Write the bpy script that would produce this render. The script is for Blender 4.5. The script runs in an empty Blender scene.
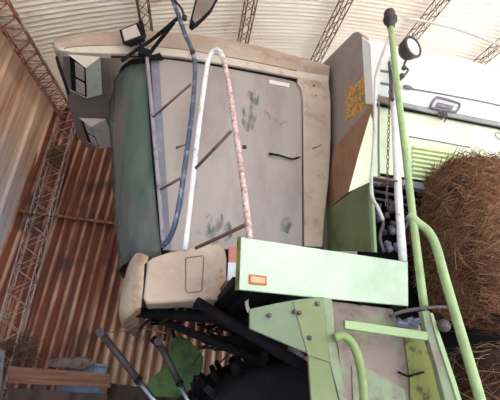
import bpy, bmesh, math, random
from mathutils import Vector, Matrix, noise
random.seed(7)
SC = bpy.context.scene
COL = SC.collection
V = Vector

# ------------------------------------------------------------------ camera frame
F = 370.0
def cam_basis():
    up = V((60.0, 800.0, -F)).normalized()
    xv = 2250.0
    X = V((xv, -(xv*up.x - F*up.z)/up.y, -F)).normalized()
    Y = up.cross(X)
    return X, Y, up
CX, CY, CU = cam_basis()
CAM = V((0, 0, 1.5))
def at(px, py, x=None, y=None, z=None):
    """point of a world plane (x=, y= or z=) that lies on the sight line of a photo position"""
    r = V((px-250.0, 200.0-py, -F))
    d = V((CX.dot(r), CY.dot(r), CU.dot(r)))
    if x is not None: t = (x-CAM.x)/d.x
    elif y is not None: t = (y-CAM.y)/d.y
    else: t = (z-CAM.z)/d.z
    return CAM + d*t

# ------------------------------------------------------------------ materials
def srgb(c):
    return tuple(((v/255)/12.92 if v/255 <= .04045 else ((v/255+.055)/1.055)**2.4) for v in c) + (1,)
def mat(name, base, spots=None, amt=.4, scale=6, rough=.6, metal=0, bump=.15, bscale=40, stretch=(1,1,1),
        spots2=None, amt2=.3, scale2=18, detail=8, sheen=None, var=.12):
    m = bpy.data.materials.new(name); m.use_nodes = True
    nt = m.node_tree; N = nt.nodes; L = nt.links
    b = N['Principled BSDF']
    tc = N.new('ShaderNodeTexCoord'); mp = N.new('ShaderNodeMapping'); mp.inputs['Scale'].default_value = stretch
    L.new(tc.outputs['Object'], mp.inputs[0])
    def nz(s, det=detail, w=0):
        n = N.new('ShaderNodeTexNoise'); n.inputs['Scale'].default_value = s; n.inputs['Detail'].default_value = det
        n.inputs['Roughness'].default_value = .65
        L.new(mp.outputs[0], n.inputs['Vector']); return n
    # slight tonal variation
    n0 = nz(scale*.6)
    r0 = N.new('ShaderNodeMapRange'); r0.inputs['From Min'].default_value=.3; r0.inputs['From Max'].default_value=.7
    r0.inputs['To Min'].default_value = 1-var; r0.inputs['To Max'].default_value = 1+var
    L.new(n0.outputs[0], r0.inputs[0])
    mul = N.new('ShaderNodeMix'); mul.data_type='RGBA'; mul.blend_type='MULTIPLY'; mul.inputs[0].default_value=1
    mul.inputs[6].default_value = srgb(base)
    cb = N.new('ShaderNodeCombineColor')
    for i in range(3): L.new(r0.outputs[0], cb.inputs[i])
    L.new(cb.outputs[0], mul.inputs[7])
    out = mul.outputs[2]
    for sp, am, sca in ((spots, amt, scale), (spots2, amt2, scale2)):
        if sp is None: continue
        n = nz(sca)
        r = N.new('ShaderNodeMapRange'); r.inputs['From Min'].default_value = .72-am*.5; r.inputs['From Max'].default_value = .82-am*.4
        L.new(n.outputs[0], r.inputs[0])
        mx = N.new('ShaderNodeMix'); mx.data_type='RGBA'; mx.inputs[7].default_value = srgb(sp)
        L.new(r.outputs[0], mx.inputs[0]); L.new(out, mx.inputs[6]); out = mx.outputs[2]
    L.new(out, b.inputs['Base Color'])
    b.inputs['Roughness'].default_value = rough; b.inputs['Metallic'].default_value = metal
    if bump:
        nb = nz(bscale, 4); bp = N.new('ShaderNodeBump'); bp.inputs['Strength'].default_value = bump; bp.inputs['Distance'].default_value=.01
        L.new(nb.outputs[0], bp.inputs['Height']); L.new(bp.outputs[0], b.inputs['Normal'])
    return m

M = {}
M['cab_beige'] = mat('dusty beige plastic', (178,160,148), (158,130,118), .5, 5, .75, spots2=(196,182,170), amt2=.45, scale2=2.5)
M['cab_tan'] = mat('tan plastic corner', (184,168,148), (158,134,112), .5, 5, .7)
M['cream'] = mat('cream trim', (206,198,186), (182,164,150), .35, 7, .7)
M['pillar'] = mat('dusty cream pillar', (190,174,160), (168,146,132), .4, 6, .75, spots2=(150,120,104), amt2=.12, scale2=30)
M['visor'] = mat('grey brown visor', (122,112,106), (112,98,88), .4, 5, .8)
M['lamp_grey'] = mat('grey green lamp housing', (176,180,172), (140,138,128), .3, 9, .7)
M['lens'] = mat('dusty lens', (182,172,170), None, rough=.25, bump=.1)
M['glass_dusty'] = mat('dust covered glass', (166,158,156), (150,142,140), .5, 2.2, .55, stretch=(1,1,.35), spots2=(108,136,136), amt2=.2, scale2=2.6, bump=.05, var=.08)
M['smudge'] = mat('teal smudge', (92,120,120), (120,132,130), .5, 20, .5, bump=0)
M['rubber'] = mat('black rubber', (24,23,26), (46,42,42), .3, 12, .8)
M['shaded_black'] = mat('shaded black steel', (25,24,28), (48,40,36), .35, 9, .8)  # near-black steel; shade under deck and chassis is put into the colour
M['dark_steel'] = mat('dark steel tube', (64,58,62), (96,72,60), .3, 14, .5)
M['blue_steel'] = mat('blue grey paint', (70,84,114), (150,150,164), .4, 12, .42, spots2=(84,66,60), amt2=.2, scale2=22)
M['lilac_steel'] = mat('lilac grey paint', (148,142,156), (110,98,104), .35, 14, .5)
M['frame_blue'] = mat('dusty blue grey frame', (120,122,140), (140,134,140), .4, 10, .6)
M['white_paint'] = mat('chipped white paint', (226,228,232), (186,178,180), .35, 12, .5, spots2=(140,104,88), amt2=.14, scale2=30)
M['rail_white'] = mat('greyed white rail', (190,192,190), (160,150,146), .35, 12, .5)
M['pink_paint'] = mat('rusted white paint', (196,172,168), (136,98,88), .5, 20, .6, spots2=(222,214,212), amt2=.4, scale2=36)
M['brown_rod'] = mat('rusty brown rod', (112,84,74), (84,62,56), .4, 18, .7)
M['pale_green'] = mat('pale green paint', (146,170,126), (130,152,112), .4, 4, .55, spots2=(120,128,104), amt2=.08, scale2=26)
M['fascia'] = mat('sun bleached green paint', (184,206,184), (170,196,172), .4, 3, .55, spots2=(110,120,96), amt2=.1, scale2=34)
M['mid_green'] = mat('olive green paint', (112,126,84), (98,112,74), .4, 4, .6, spots2=(150,140,96), amt2=.2, scale2=9)
M['sage'] = mat('dusty sage green paint', (102,120,94), (90,106,82), .45, 6, .6, spots2=(92,86,70), amt2=.12, scale2=26)
M['olive_dark'] = mat('grimy yellow green paint', (116,124,58), (78,72,46), .5, 7, .7, spots2=(52,40,34), amt2=.35, scale2=14)
M['tube_green'] = mat('green tube paint', (146,170,120), (124,150,102), .4, 9, .45, spots2=(96,98,76), amt2=.1, scale2=40)
M['lime_tube'] = mat('lime tube paint', (120,144,86), (146,164,112), .4, 8, .45, spots2=(70,68,62), amt2=.2, scale2=30)
M['dusty_panel'] = mat('dust caked panel', (134,120,114), (108,94,90), .5, 5, .8, spots2=(132,152,118), amt2=.3, scale2=3.2)
M['bare_green'] = mat('worn pale green', (126,142,116), (122,110,102), .5, 9, .7, spots2=(84,84,92), amt2=.2, scale2=22)
M['tank_grey'] = mat('dusty grey sheet', (152,142,140), (136,124,122), .4, 3, .75)
M['tank_brown'] = mat('brown weathered sheet', (150,112,88), (130,94,72), .4, 8, .75, stretch=(1,1,.4))
M['body_white'] = mat('white body sheet', (238,242,240), (226,230,226), .3, 3, .6)
M['body_green'] = mat('very pale green body sheet', (222,234,206), (208,226,192), .4, 3, .6)
M['louvre'] = mat('yellow green louvre', (196,212,164), None, rough=.6)
M['mould'] = mat('grey moulding', (140,145,146), (130,130,130), .3, 12, .6)
M['rod_grey'] = mat('grey steel rod', (112,112,124), (90,84,86), .3, 14, .5)
M['yellow'] = mat('worn yellow paint', (232,176,40), (190,150,80), .5, 30, .6)
M['orange'] = mat('faded orange reflector', (226,160,120), None, rough=.3)
M['orange_rim'] = mat('orange rim', (176,96,52), None, rough=.4)
M['red_refl'] = mat('faded red reflector', (188,112,98), (150,80,70), .3, 20, .4)
M['white_refl'] = mat('white reflector', (224,230,238), (184,196,214), .4, 12, .4)
M['chrome'] = mat('polished steel', (190,200,220), None, rough=.22, metal=.9, bump=0)
M['plate_green'] = mat('grimy green plate', (80,118,62), (58,88,50), .5, 7, .7, spots2=(74,78,74), amt2=.35, scale2=11)
M['white_label'] = mat('white sticker', (232,228,222), None, rough=.6)
M['machinery'] = mat('dusty machinery', (84,74,78), (60,50,50), .5, 14, .6)
M['bluish_cast'] = mat('bluish coupling', (112,112,134), (96,92,104), .4, 16, .4)
M['lattice_rust'] = mat('rusty lattice steel', (128,90,72), (172,134,114), .45, 14, .8, spots2=(88,56,46), amt2=.4, scale2=24)
M['lattice_pink'] = mat('rust over pale primer', (166,110,88), (224,196,182), .5, 9, .7, spots2=(112,66,52), amt2=.45, scale2=20)
M['lattice_pale'] = mat('pale rusted rod', (178,164,158), (116,88,76), .45, 12, .6)
M['wood'] = mat('weathered wood', (140,102,82), (104,74,60), .5, 6, .85, stretch=(.25,1,5), spots2=(164,128,104), amt2=.3, scale2=8)
M['wood_dark'] = mat('dark weathered wood', (84,70,66), (60,48,44), .5, 7, .9, stretch=(1,1,.3))
M['blue_plastic'] = mat('faded blue plastic', (116,140,176), (150,166,190), .4, 6, .5)
M['lamp_black'] = mat('dusty black lamp body', (62,54,56), (92,82,78), .4, 14, .6)
M['sack'] = mat('grey brown sacking', (122,108,106), (92,76,72), .5, 14, .95, bump=.5, bscale=60)
M['grey_cover'] = mat('grey sheeting', (110,108,114), (84,80,84), .4, 6, .9)
M['twig'] = mat('dry twigs', (128,100,82), (88,64,52), .5, 20, .9)
M['tyre'] = mat('tyre rubber', (30,29,32), (58,52,50), .3, 10, .85)

for _k,_v in (('shaded_black',.08),('rubber',.15),('tyre',.12),('dark_steel',.3)):
    M[_k].node_tree.nodes['Principled BSDF'].inputs['Specular IOR Level'].default_value=_v
def add_vcol_straw(name, cols):
    m = bpy.data.materials.new(name); m.use_nodes = True
    nt = m.node_tree; N = nt.nodes; L = nt.links; b = N['Principled BSDF']
    tc = N.new('ShaderNodeTexCoord'); g = N.new('ShaderNodeTexWhiteNoise'); 
    geo = N.new('ShaderNodeNewGeometry')
    cr = N.new('ShaderNodeValToRGB')
    cr.color_ramp.elements[0].color = srgb(cols[0]); cr.color_ramp.elements[1].color = srgb(cols[-1])
    for i, c in enumerate(cols[1:-1]):
        e = cr.color_ramp.elements.new((i+1)/(len(cols)-1)); e.color = srgb(c)
    L.new(geo.outputs['Random Per Island'], cr.inputs[0]); L.new(cr.outputs[0], b.inputs['Base Color'])
    b.inputs['Roughness'].default_value = .8
    return m
M['straw'] = add_vcol_straw('old brown straw', [(62,38,28),(120,80,56),(160,114,82),(92,58,42),(204,164,124)])
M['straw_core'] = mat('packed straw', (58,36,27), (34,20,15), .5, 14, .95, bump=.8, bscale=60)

def glass_mat():
    m = bpy.data.materials.new('green tinted dusty glass'); m.use_nodes = True
    nt = m.node_tree; N = nt.nodes; L = nt.links; b = N['Principled BSDF']
    b.inputs['Base Color'].default_value = srgb((124,138,134)); b.inputs['Roughness'].default_value = .15
    tr = N.new('ShaderNodeBsdfTransparent'); tr.inputs[0].default_value = srgb((130,170,152))
    mx = N.new('ShaderNodeMixShader'); n = N.new('ShaderNodeTexNoise'); n.inputs['Scale'].default_value = 3; n.inputs['Detail'].default_value = 6
    tc = N.new('ShaderNodeTexCoord'); mp = N.new('ShaderNodeMapping'); mp.inputs['Scale'].default_value = (1,1,.3)
    L.new(tc.outputs['Object'], mp.inputs[0]); L.new(mp.outputs[0], n.inputs['Vector'])
    r = N.new('ShaderNodeMapRange'); r.inputs['From Min'].default_value=.3; r.inputs['From Max'].default_value=.7
    r.inputs['To Min'].default_value=.35; r.inputs['To Max'].default_value=.75
    n2 = N.new('ShaderNodeTexNoise'); n2.inputs['Scale'].default_value = 2.2; n2.inputs['Detail'].default_value = 5; L.new(mp.outputs[0], n2.inputs['Vector'])
    cr = N.new('ShaderNodeValToRGB'); cr.color_ramp.elements[0].position=.42; cr.color_ramp.elements[0].color=srgb((104,130,120)); cr.color_ramp.elements[1].position=.6; cr.color_ramp.elements[1].color=srgb((150,146,150))
    L.new(n2.outputs[0], cr.inputs[0]); L.new(cr.outputs[0], b.inputs['Base Color'])
    L.new(n.outputs[0], r.inputs[0]); L.new(r.outputs[0], mx.inputs[0]); L.new(tr.outputs[0], mx.inputs[1]); L.new(b.outputs[0], mx.inputs[2])
    L.new(mx.outputs[0], N['Material Output'].inputs['Surface'])
    return m
M['windshield'] = glass_mat()

def corr_mat(name, ramp, vert_scale, rust=None, axis='X', zsplit=None, low_ramp=None, ridge=None):
    """sheet-metal paint with vertical streaks; zsplit = height below which low_ramp takes over"""
    m = bpy.data.materials.new(name); m.use_nodes = True
    nt = m.node_tree; N = nt.nodes; L = nt.links; b = N['Principled BSDF']
    b.inputs['Roughness'].default_value = .75
    tc = N.new('ShaderNodeTexCoord'); mp = N.new('ShaderNodeMapping'); mp.inputs['Scale'].default_value = vert_scale
    L.new(tc.outputs['Object'], mp.inputs[0])
    n = N.new('ShaderNodeTexNoise'); n.inputs['Scale'].default_value = 1; n.inputs['Detail'].default_value = 7; n.inputs['Roughness'].default_value=.6
    L.new(mp.outputs[0], n.inputs['Vector'])
    def rampnode(rp):
        cr = N.new('ShaderNodeValToRGB'); e = cr.color_ramp.elements
        e[0].position = rp[0][0]; e[0].color = srgb(rp[0][1]); e[1].position = rp[-1][0]; e[1].color = srgb(rp[-1][1])
        for p, c in rp[1:-1]: q = e.new(p); q.color = srgb(c)
        L.new(n.outputs[0], cr.inputs[0]); return cr
    out = rampnode(ramp).outputs[0]
    if zsplit is not None:
        c2 = rampnode(low_ramp)
        sp = N.new('ShaderNodeSeparateXYZ'); L.new(tc.outputs['Object'], sp.inputs[0])
        n2 = N.new('ShaderNodeTexNoise'); n2.inputs['Scale'].default_value = 1.3; L.new(tc.outputs['Object'], n2.inputs['Vector'])
        ad = N.new('ShaderNodeMath'); ad.operation='MULTIPLY_ADD'; ad.inputs[1].default_value=zsplit[1]; L.new(n2.outputs[0], ad.inputs[0]); L.new(sp.outputs[2], ad.inputs[2])
        r = N.new('ShaderNodeMapRange'); r.inputs['From Min'].default_value=zsplit[0]+zsplit[1]*.5-zsplit[2]; r.inputs['From Max'].default_value=zsplit[0]+zsplit[1]*.5+zsplit[2]
        if len(zsplit)>3:
            rx = N.new('ShaderNodeMapRange'); rx.inputs['From Min'].default_value=zsplit[3]; rx.inputs['From Max'].default_value=zsplit[4]; rx.inputs['To Min'].default_value=1.6; rx.inputs['To Max'].default_value=0
            L.new(sp.outputs[0], rx.inputs[0]); a2=N.new('ShaderNodeMath'); L.new(ad.outputs[0],a2.inputs[0]); L.new(rx.outputs[0],a2.inputs[1]); L.new(a2.outputs[0], r.inputs[0])
        else: L.new(ad.outputs[0], r.inputs[0])
        mx = N.new('ShaderNodeMix'); mx.data_type='RGBA'; L.new(r.outputs[0], mx.inputs[0]); L.new(c2.outputs[0], mx.inputs[6]); L.new(out, mx.inputs[7]); out = mx.outputs[2]
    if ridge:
        # ridge highlights painted into the colour, rust elsewhere: (pitch, colour, low-zone colour factor)
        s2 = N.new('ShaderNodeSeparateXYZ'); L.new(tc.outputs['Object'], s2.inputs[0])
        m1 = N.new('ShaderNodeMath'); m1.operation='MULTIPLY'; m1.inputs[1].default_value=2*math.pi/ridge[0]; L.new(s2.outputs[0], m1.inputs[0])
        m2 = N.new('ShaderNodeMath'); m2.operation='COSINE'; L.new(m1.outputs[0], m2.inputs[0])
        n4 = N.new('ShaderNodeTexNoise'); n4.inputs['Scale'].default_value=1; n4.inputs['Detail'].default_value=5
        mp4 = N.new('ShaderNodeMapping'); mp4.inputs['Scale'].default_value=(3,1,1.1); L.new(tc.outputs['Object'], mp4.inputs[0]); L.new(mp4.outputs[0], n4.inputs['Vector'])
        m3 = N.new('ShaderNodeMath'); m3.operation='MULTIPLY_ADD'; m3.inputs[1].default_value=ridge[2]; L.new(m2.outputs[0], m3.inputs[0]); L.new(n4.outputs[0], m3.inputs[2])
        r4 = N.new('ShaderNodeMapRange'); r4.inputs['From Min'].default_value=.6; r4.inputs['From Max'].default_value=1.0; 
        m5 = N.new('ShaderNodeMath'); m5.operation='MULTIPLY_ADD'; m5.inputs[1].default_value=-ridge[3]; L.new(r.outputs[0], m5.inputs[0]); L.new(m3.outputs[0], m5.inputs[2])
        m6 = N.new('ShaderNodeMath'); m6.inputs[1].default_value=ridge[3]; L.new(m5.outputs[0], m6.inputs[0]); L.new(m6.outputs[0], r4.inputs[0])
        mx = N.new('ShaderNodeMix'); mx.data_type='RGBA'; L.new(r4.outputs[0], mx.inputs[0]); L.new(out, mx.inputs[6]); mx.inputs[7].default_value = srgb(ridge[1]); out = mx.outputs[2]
    if rust:
        n3 = N.new('ShaderNodeTexNoise'); n3.inputs['Scale'].default_value = rust[1]; n3.inputs['Detail'].default_value=8; L.new(tc.outputs['Object'], n3.inputs['Vector'])
        r3 = N.new('ShaderNodeMapRange'); r3.inputs['From Min'].default_value=rust[2]; r3.inputs['From Max'].default_value=rust[2]+.12; L.new(n3.outputs[0], r3.inputs[0])
        mx = N.new('ShaderNodeMix'); mx.data_type='RGBA'; L.new(r3.outputs[0], mx.inputs[0]); L.new(out, mx.inputs[6]); mx.inputs[7].default_value = srgb(rust[0]); out = mx.outputs[2]
    L.new(out, b.inputs['Base Color'])
    nb = N.new('ShaderNodeTexNoise'); nb.inputs['Scale'].default_value=30; L.new(tc.outputs['Object'], nb.inputs['Vector'])
    bp = N.new('ShaderNodeBump'); bp.inputs['Strength'].default_value=.2; bp.inputs['Distance'].default_value=.01
    L.new(nb.outputs[0], bp.inputs['Height']); L.new(bp.outputs[0], b.inputs['Normal'])
    return m
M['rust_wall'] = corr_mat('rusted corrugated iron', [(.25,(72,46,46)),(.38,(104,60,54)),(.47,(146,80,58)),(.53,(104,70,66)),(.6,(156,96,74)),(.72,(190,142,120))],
    (9,1,.35), rust=((88,62,62),1.5,.53), ridge=(.15,(206,172,148),-.3,.42), zsplit=(1.9,.4,.15,-1.15,-.85), low_ramp=[(.3,(90,60,46)),(.5,(144,104,76)),(.75,(186,148,114))])  # tan low_ramp: bounced daylight painted into the lower right of the wall
M['side_sheets'] = corr_mat('tan wall sheets', [(.3,(168,126,104)),(.5,(210,176,152)),(.7,(224,200,180))],
    (1,7,.3), zsplit=(3.7,1.4,.8), low_ramp=[(.3,(156,164,184)),(.5,(188,196,214)),(.7,(192,186,190))])
M['roof_sheets'] = corr_mat('whitewashed roof sheets', [(.25,(230,220,202)),(.5,(244,238,224)),(.75,(250,246,238))], (.5,2.5,.5), rust=((196,160,138),1.6,.66))
M['earth'] = mat('packed pale earth', (176,174,172), (154,150,146), .5, 1.5, .95, spots2=(190,186,180), amt2=.4, scale2=6)

# ------------------------------------------------------------------ mesh helpers
class MB:
    def __init__(s): s.v=[]; s.f=[]; s.m=[]; s.sm=[]
    def face(s, idx, mi=0, smooth=False): s.f.append(tuple(idx)); s.m.append(mi); s.sm.append(smooth)
    def prism(s, pts, vec, mi=0):
        n=len(pts); o=len(s.v); vec=V(vec)
        s.v += [V(p) for p in pts] + [V(p)+vec for p in pts]
        s.face([o+i for i in range(n)][::-1], mi); s.face([o+n+i for i in range(n)], mi)
        for i in range(n): j=(i+1)%n; s.face([o+i,o+j,o+n+j,o+n+i], mi)
        return s
    def hull2(s, a, b, mi=0):
        """solid between two equal-length rings"""
        n=len(a); o=len(s.v); s.v += [V(p) for p in a]+[V(p) for p in b]
        s.face([o+i for i in range(n)][::-1], mi); s.face([o+n+i for i in range(n)], mi)
        for i in range(n): j=(i+1)%n; s.face([o+i,o+j,o+n+j,o+n+i], mi)
        return s
    def box(s, c, size, rot=None, mi=0):
        c=V(c); hx,hy,hz=[q/2 for q in size]; R = rot or Matrix.Identity(3)
        p=[c+R@V((x,y,-hz)) for x,y in ((-hx,-hy),(hx,-hy),(hx,hy),(-hx,hy))]
        return s.prism(p, R@V((0,0,2*hz)), mi)
    def tube(s, pts, r, seg=10, smooth=True, mi=0, sub=6, cap=True):
        pts=[V(p) for p in pts]
        if len(pts)>2 and sub>1:
            q=[pts[0]+(pts[0]-pts[1])]+pts+[pts[-1]+(pts[-1]-pts[-2])]; out=[]
            for i in range(1,len(q)-2):
                for k in range(sub):
                    t=k/sub; a,b,c,d=q[i-1],q[i],q[i+1],q[i+2]
                    out.append(.5*((2*b)+(c-a)*t+(2*a-5*b+4*c-d)*t*t+(3*b-a-3*c+d)*t**3))
            out.append(pts[-1]); pts=out
        n=len(pts); o=len(s.v)
        rr = r if isinstance(r,(list,tuple)) else [r]*n
        if len(rr)!=n: rr=[rr[0]+(rr[-1]-rr[0])*i/(n-1) for i in range(n)]
        t=(pts[1]-pts[0]).normalized(); u=t.orthogonal().normalized()
        for i,p in enumerate(pts):
            if i==0: tt=(pts[1]-pts[0])
            elif i==n-1: tt=(pts[-1]-pts[-2])
            else: tt=(pts[i+1]-pts[i-1])
            tt=tt.normalized(); u=(u-tt*u.dot(tt)).normalized(); w=tt.cross(u)
            for k in range(seg):
                a=2*math.pi*k/seg; s.v.append(p+(u*math.cos(a)+w*math.sin(a))*rr[i])
        for i in range(n-1):
            for k in range(seg):
                k2=(k+1)%seg; s.face([o+i*seg+k,o+i*seg+k2,o+(i+1)*seg+k2,o+(i+1)*seg+k], mi, smooth)
        if cap:
            s.face([o+k for k in range(seg)][::-1], mi); s.face([o+(n-1)*seg+k for k in range(seg)], mi)
        return s
    def lathe(s, p0, axis, prof, seg=24, mi=0, smooth=True):
        """prof = list of (distance along axis, radius)"""
        ax=V(axis).normalized(); u=ax.orthogonal().normalized(); w=ax.cross(u); o=len(s.v); p0=V(p0)
        for d,r in prof:
            for k in range(seg):
                a=2*math.pi*k/seg; s.v.append(p0+ax*d+(u*math.cos(a)+w*math.sin(a))*max(r,1e-4))
        for i in range(len(prof)-1):
            for k in range(seg):
                k2=(k+1)%seg; s.face([o+i*seg+k,o+i*seg+k2,o+(i+1)*seg+k2,o+(i+1)*seg+k], mi, smooth)
        s.face([o+k for k in range(seg)][::-1], mi); s.face([o+(len(prof)-1)*seg+k for k in range(seg)], mi)
        return s
    def ring(s, c, n, R, r, seg=28, mi=0):
        n=V(n).normalized(); u=n.orthogonal().normalized(); w=n.cross(u); o=len(s.v); c=V(c); k8=8
        for i in range(seg):
            a=2*math.pi*i/seg; d=u*math.cos(a)+w*math.sin(a)
            for k in range(k8):
                b=2*math.pi*k/k8; s.v.append(c+d*(R+r*math.cos(b))+n*r*math.sin(b))
        for i in range(seg):
            for k in range(k8):
                i2=(i+1)%seg; k2=(k+1)%k8
                s.face([o+i*k8+k,o+i2*k8+k,o+i2*k8+k2,o+i*k8+k2], mi, True)
        return s
    def grid(s, rows, mi=0, smooth=True, skip=None):
        o=len(s.v); nr=len(rows); nc=len(rows[0])
        for r in rows: s.v += r
        for i in range(nr-1):
            for j in range(nc-1):
                if skip and skip(i,j): continue
                s.face([o+i*nc+j,o+i*nc+j+1,o+(i+1)*nc+j+1,o+(i+1)*nc+j], mi, smooth)
        return s
    def build(s, name, mats, parent=None, bevel=0, seg=2, solid=0, fix=True):
        me=bpy.data.meshes.new(name)
        org = V((0,0,0))
        me.from_pydata([tuple(v) for v in s.v],[],s.f)
        if not isinstance(mats,(list,tuple)): mats=[mats]
        for m in mats: me.materials.append(M[m] if isinstance(m,str) else m)
        for p,mi,sm in zip(me.polygons,s.m,s.sm): p.material_index=mi; p.use_smooth=sm
        if fix:
            bm=bmesh.new(); bm.from_mesh(me); bmesh.ops.recalc_face_normals(bm,faces=bm.faces); bm.to_mesh(me); bm.free()
        o=bpy.data.objects.new(name,me); COL.objects.link(o)
        if parent is not None:
            o.parent=parent
            o.matrix_parent_inverse = Matrix.Translation(-parent.location) if parent.type=='EMPTY' else Matrix.Identity(4)
        if bevel:
            b=o.modifiers.new('bevel','BEVEL'); b.width=bevel; b.segments=seg; b.limit_method='ANGLE'; b.angle_limit=math.radians(35)
            if seg>1:
                for p in me.polygons: p.use_smooth=True
                try: me.set_sharp_from_angle(angle=math.radians(50))
                except Exception: pass
        if solid:
            q=o.modifiers.new('solid','SOLIDIFY'); q.thickness=solid; q.offset=0
        return o
def root_loc(o):
    l=V((0,0,0))
    while o is not None:
        l+=o.location; o=o.parent
    return l
def tag(o, label=None, cat=None, group=None, kind=None):
    if label: o['label']=label
    if cat: o['category']=cat
    if group: o['group']=group
    if kind: o['kind']=kind
    return o
def empty(name, loc):
    o=bpy.data.objects.new(name,None); o.location=loc; o.empty_display_size=.2; COL.objects.link(o); return o
def lab(o, t): o['label']=t; return o

# ------------------------------------------------------------------ the shed
YW = 6.0                                   # gable wall
RD = V((.045, 1, .13))                     # run of the vault, rising slightly towards the gable
XC, ZC, RR = 4.46, -4.70, 12.3
def vault(a, y, r=RR):
    a=math.radians(a)
    return V((XC+r*math.cos(a), YW, ZC+r*math.sin(a))) + RD*(y-YW)
EAVE = vault(123.9, YW)
XL = EAVE.x - .22

mb=MB(); rows=[]
a0,a1,na=70,124.6,60
pitch=.085; y0,y1=-5.5,6.15; ny=int((y1-y0)/pitch*6)
for i in range(na+1):
    a=a0+(a1-a0)*i/na
    rows.append([vault(a, y0+(y1-y0)*j/ny, RR+.16+.021*math.cos(2*math.pi*(y0+(y1-y0)*j/ny)/pitch)) for j in range(ny+1)])
mb.grid(rows)
tag(mb.build('ceiling','roof_sheets',solid=.004,fix=False),kind='structure')

# gable wall, rusted corrugated sheets in two rows with a lap
mb=MB(); pitch=.15
zl = at(80,217,y=YW).z
for (z0,z1,off) in ((-.0,zl+.06,0),(zl-.06,7.9,.03)):
    xs=[-2.62+ (9.5)*k/int(9.5/pitch*8) for k in range(int(9.5/pitch*8)+1)]
    rows=[]
    for z in [z0+(z1-z0)*q/10 for q in range(11)]:
        row=[]
        for x in xs:
            zz=z
            if z1>7:
                t=max(0,RR*RR-(x-XC)**2); top=ZC+math.sqrt(t)+.12
                zz=z0+(z-z0)/(z1-z0)*(top-z0)
            row.append(V((x, YW+.03-off+.034*math.cos(2*math.pi*x/pitch), zz)))
        rows.append(row)
    mb.grid(rows)
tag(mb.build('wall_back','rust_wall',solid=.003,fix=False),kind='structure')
# girt that holds the sheets
mb=MB(); mb.box((2.1,YW-.06,zl-.05),(9.3,.03,.04))
tag(mb.build('trim_1','lattice_rust'),kind='structure')

# side wall of tan sheets with trapezoid ribs
mb=MB()
prof=[]; yy=-5.5
while yy<6.02:
    prof += [(yy,0),(yy+.02,.06),(yy+.05,.06),(yy+.07,0),(yy+.075,-.05),(yy+.092,-.05),(yy+.098,0),(yy+.2,0),(yy+.215,.008),(yy+.23,0),(yy+.36,0),(yy+.375,.008),(yy+.39,0)]; yy+=.52
lean=.07
rows=[]
nz=60
for q in range(nz+1):
    t=q/nz; row=[]
    for (y,dx) in prof:
        top=EAVE.z+RD.z*(y-YW)+.15; z=t*top
        row.append(V((XL+dx*.7+RD.x*(y-YW), min(6.05,y+lean*(5-z)-.0), z)))
    rows.append(row)
hole=at(10,31,x=XL-.1)
def hskip(i,j):
    if j>=len(rows[i])-1: return False
    p=rows[i][j]; dy=p.y-hole.y; dz=p.z-hole.z
    return abs(dy)<.055+.03*math.sin(i*2.1) and abs(dz)<.15
mb.grid(rows,smooth=False,skip=hskip)
tag(mb.build('wall_left','side_sheets',solid=.003,fix=False),kind='structure')

mb=MB(); mb.prism([(-14,-16,0),(16,-16,0),(16,9,0),(-14,9,0)],(0,0,-.1))
tag(mb.build('floor','earth'),kind='structure')

def lattice(mb, p0, p1, side, deep, w, d, rod=.011, step=.22, mi=0):
    p0=V(p0);p1=V(p1); ax=(p1-p0); L=ax.length; ax/=L; side=V(side); side=(side-ax*side.dot(ax)).normalized(); deep=V(deep); deep=(deep-ax*deep.dot(ax)-side*deep.dot(side)).normalized()
    ch=[side*(w/2),side*(-w/2),side*(w/2)+deep*d,side*(-w/2)+deep*d]
    for c in ch: mb.tube([p0+c,p1+c],rod,seg=6,mi=mi)
    n=int(L/step)
    lace=MB()
    for (a,b) in ((0,1),(0,2),(1,3),(2,3)):
        for k in range(n):
            c0,c1=(ch[a],ch[b]) if k%2==0 else (ch[b],ch[a])
            lace.tube([p0+ax*(k*step)+c0,p0+ax*((k+1)*step)+c1],rod*.6,seg=5)
    return lace
plabs=['rusty lattice purlin at far left where tan side wall meets the roof',
 'slim lattice purlin above the rectangular silver lamp, left of the wing mirror',
 'rusty lattice purlin overhead between the wing mirror and the middle of the cab roof',
 'lattice purlin ending beside the peak of the grey tank panel',
 'lattice purlin crossing behind the round work light and its pole',
 'rightmost lattice purlin, reaching the picture edge beyond the round work light']
for i,ang in enumerate((123.9,116.1,108.5,101.1,93.7,86.2)):
    p0=vault(ang,5.88,RR); p1=vault(ang,-2,RR)
    e=empty('lattice_purlin',p0)
    tag(e,plabs[i],'roof purlin','lattice purlins under the shed roof')
    a=math.radians(ang); side=V((-math.sin(a),0,math.cos(a))); deep=V((-math.cos(a),0,-math.sin(a)))
    big = i==0
    c=MB(); lace=lattice(c,p0+deep*(-.02),p1+deep*(-.02),side,deep,(.22 if big else .15),(.22 if big else .13),(.014 if big else .010),(.11 if big else .17))
    c.build('chord','lattice_pink' if big else 'lattice_rust',e); lace.build('lacing','lattice_pink' if big else 'lattice_rust',e)

# corner post
pt=at(68,124,y=5.82); pb=at(2,372,y=5.82); ax=(pb-pt); pf=pt+ax*((pt.z)/(pt.z-pb.z)); pf=pb+(pb-pt)*(pb.z/(pt.z-pb.z))
e=empty('lattice_post',pf); tag(e,'lattice steel corner post between tan wall and rusty corrugated wall','post')
c=MB(); lace=lattice(c,pt,pf,(1,0,0),(0,-1,0),.27,.18,.010,.17); c.build('chord','lattice_pale',e); lace.build('lacing','lattice_pale',e)
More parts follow.
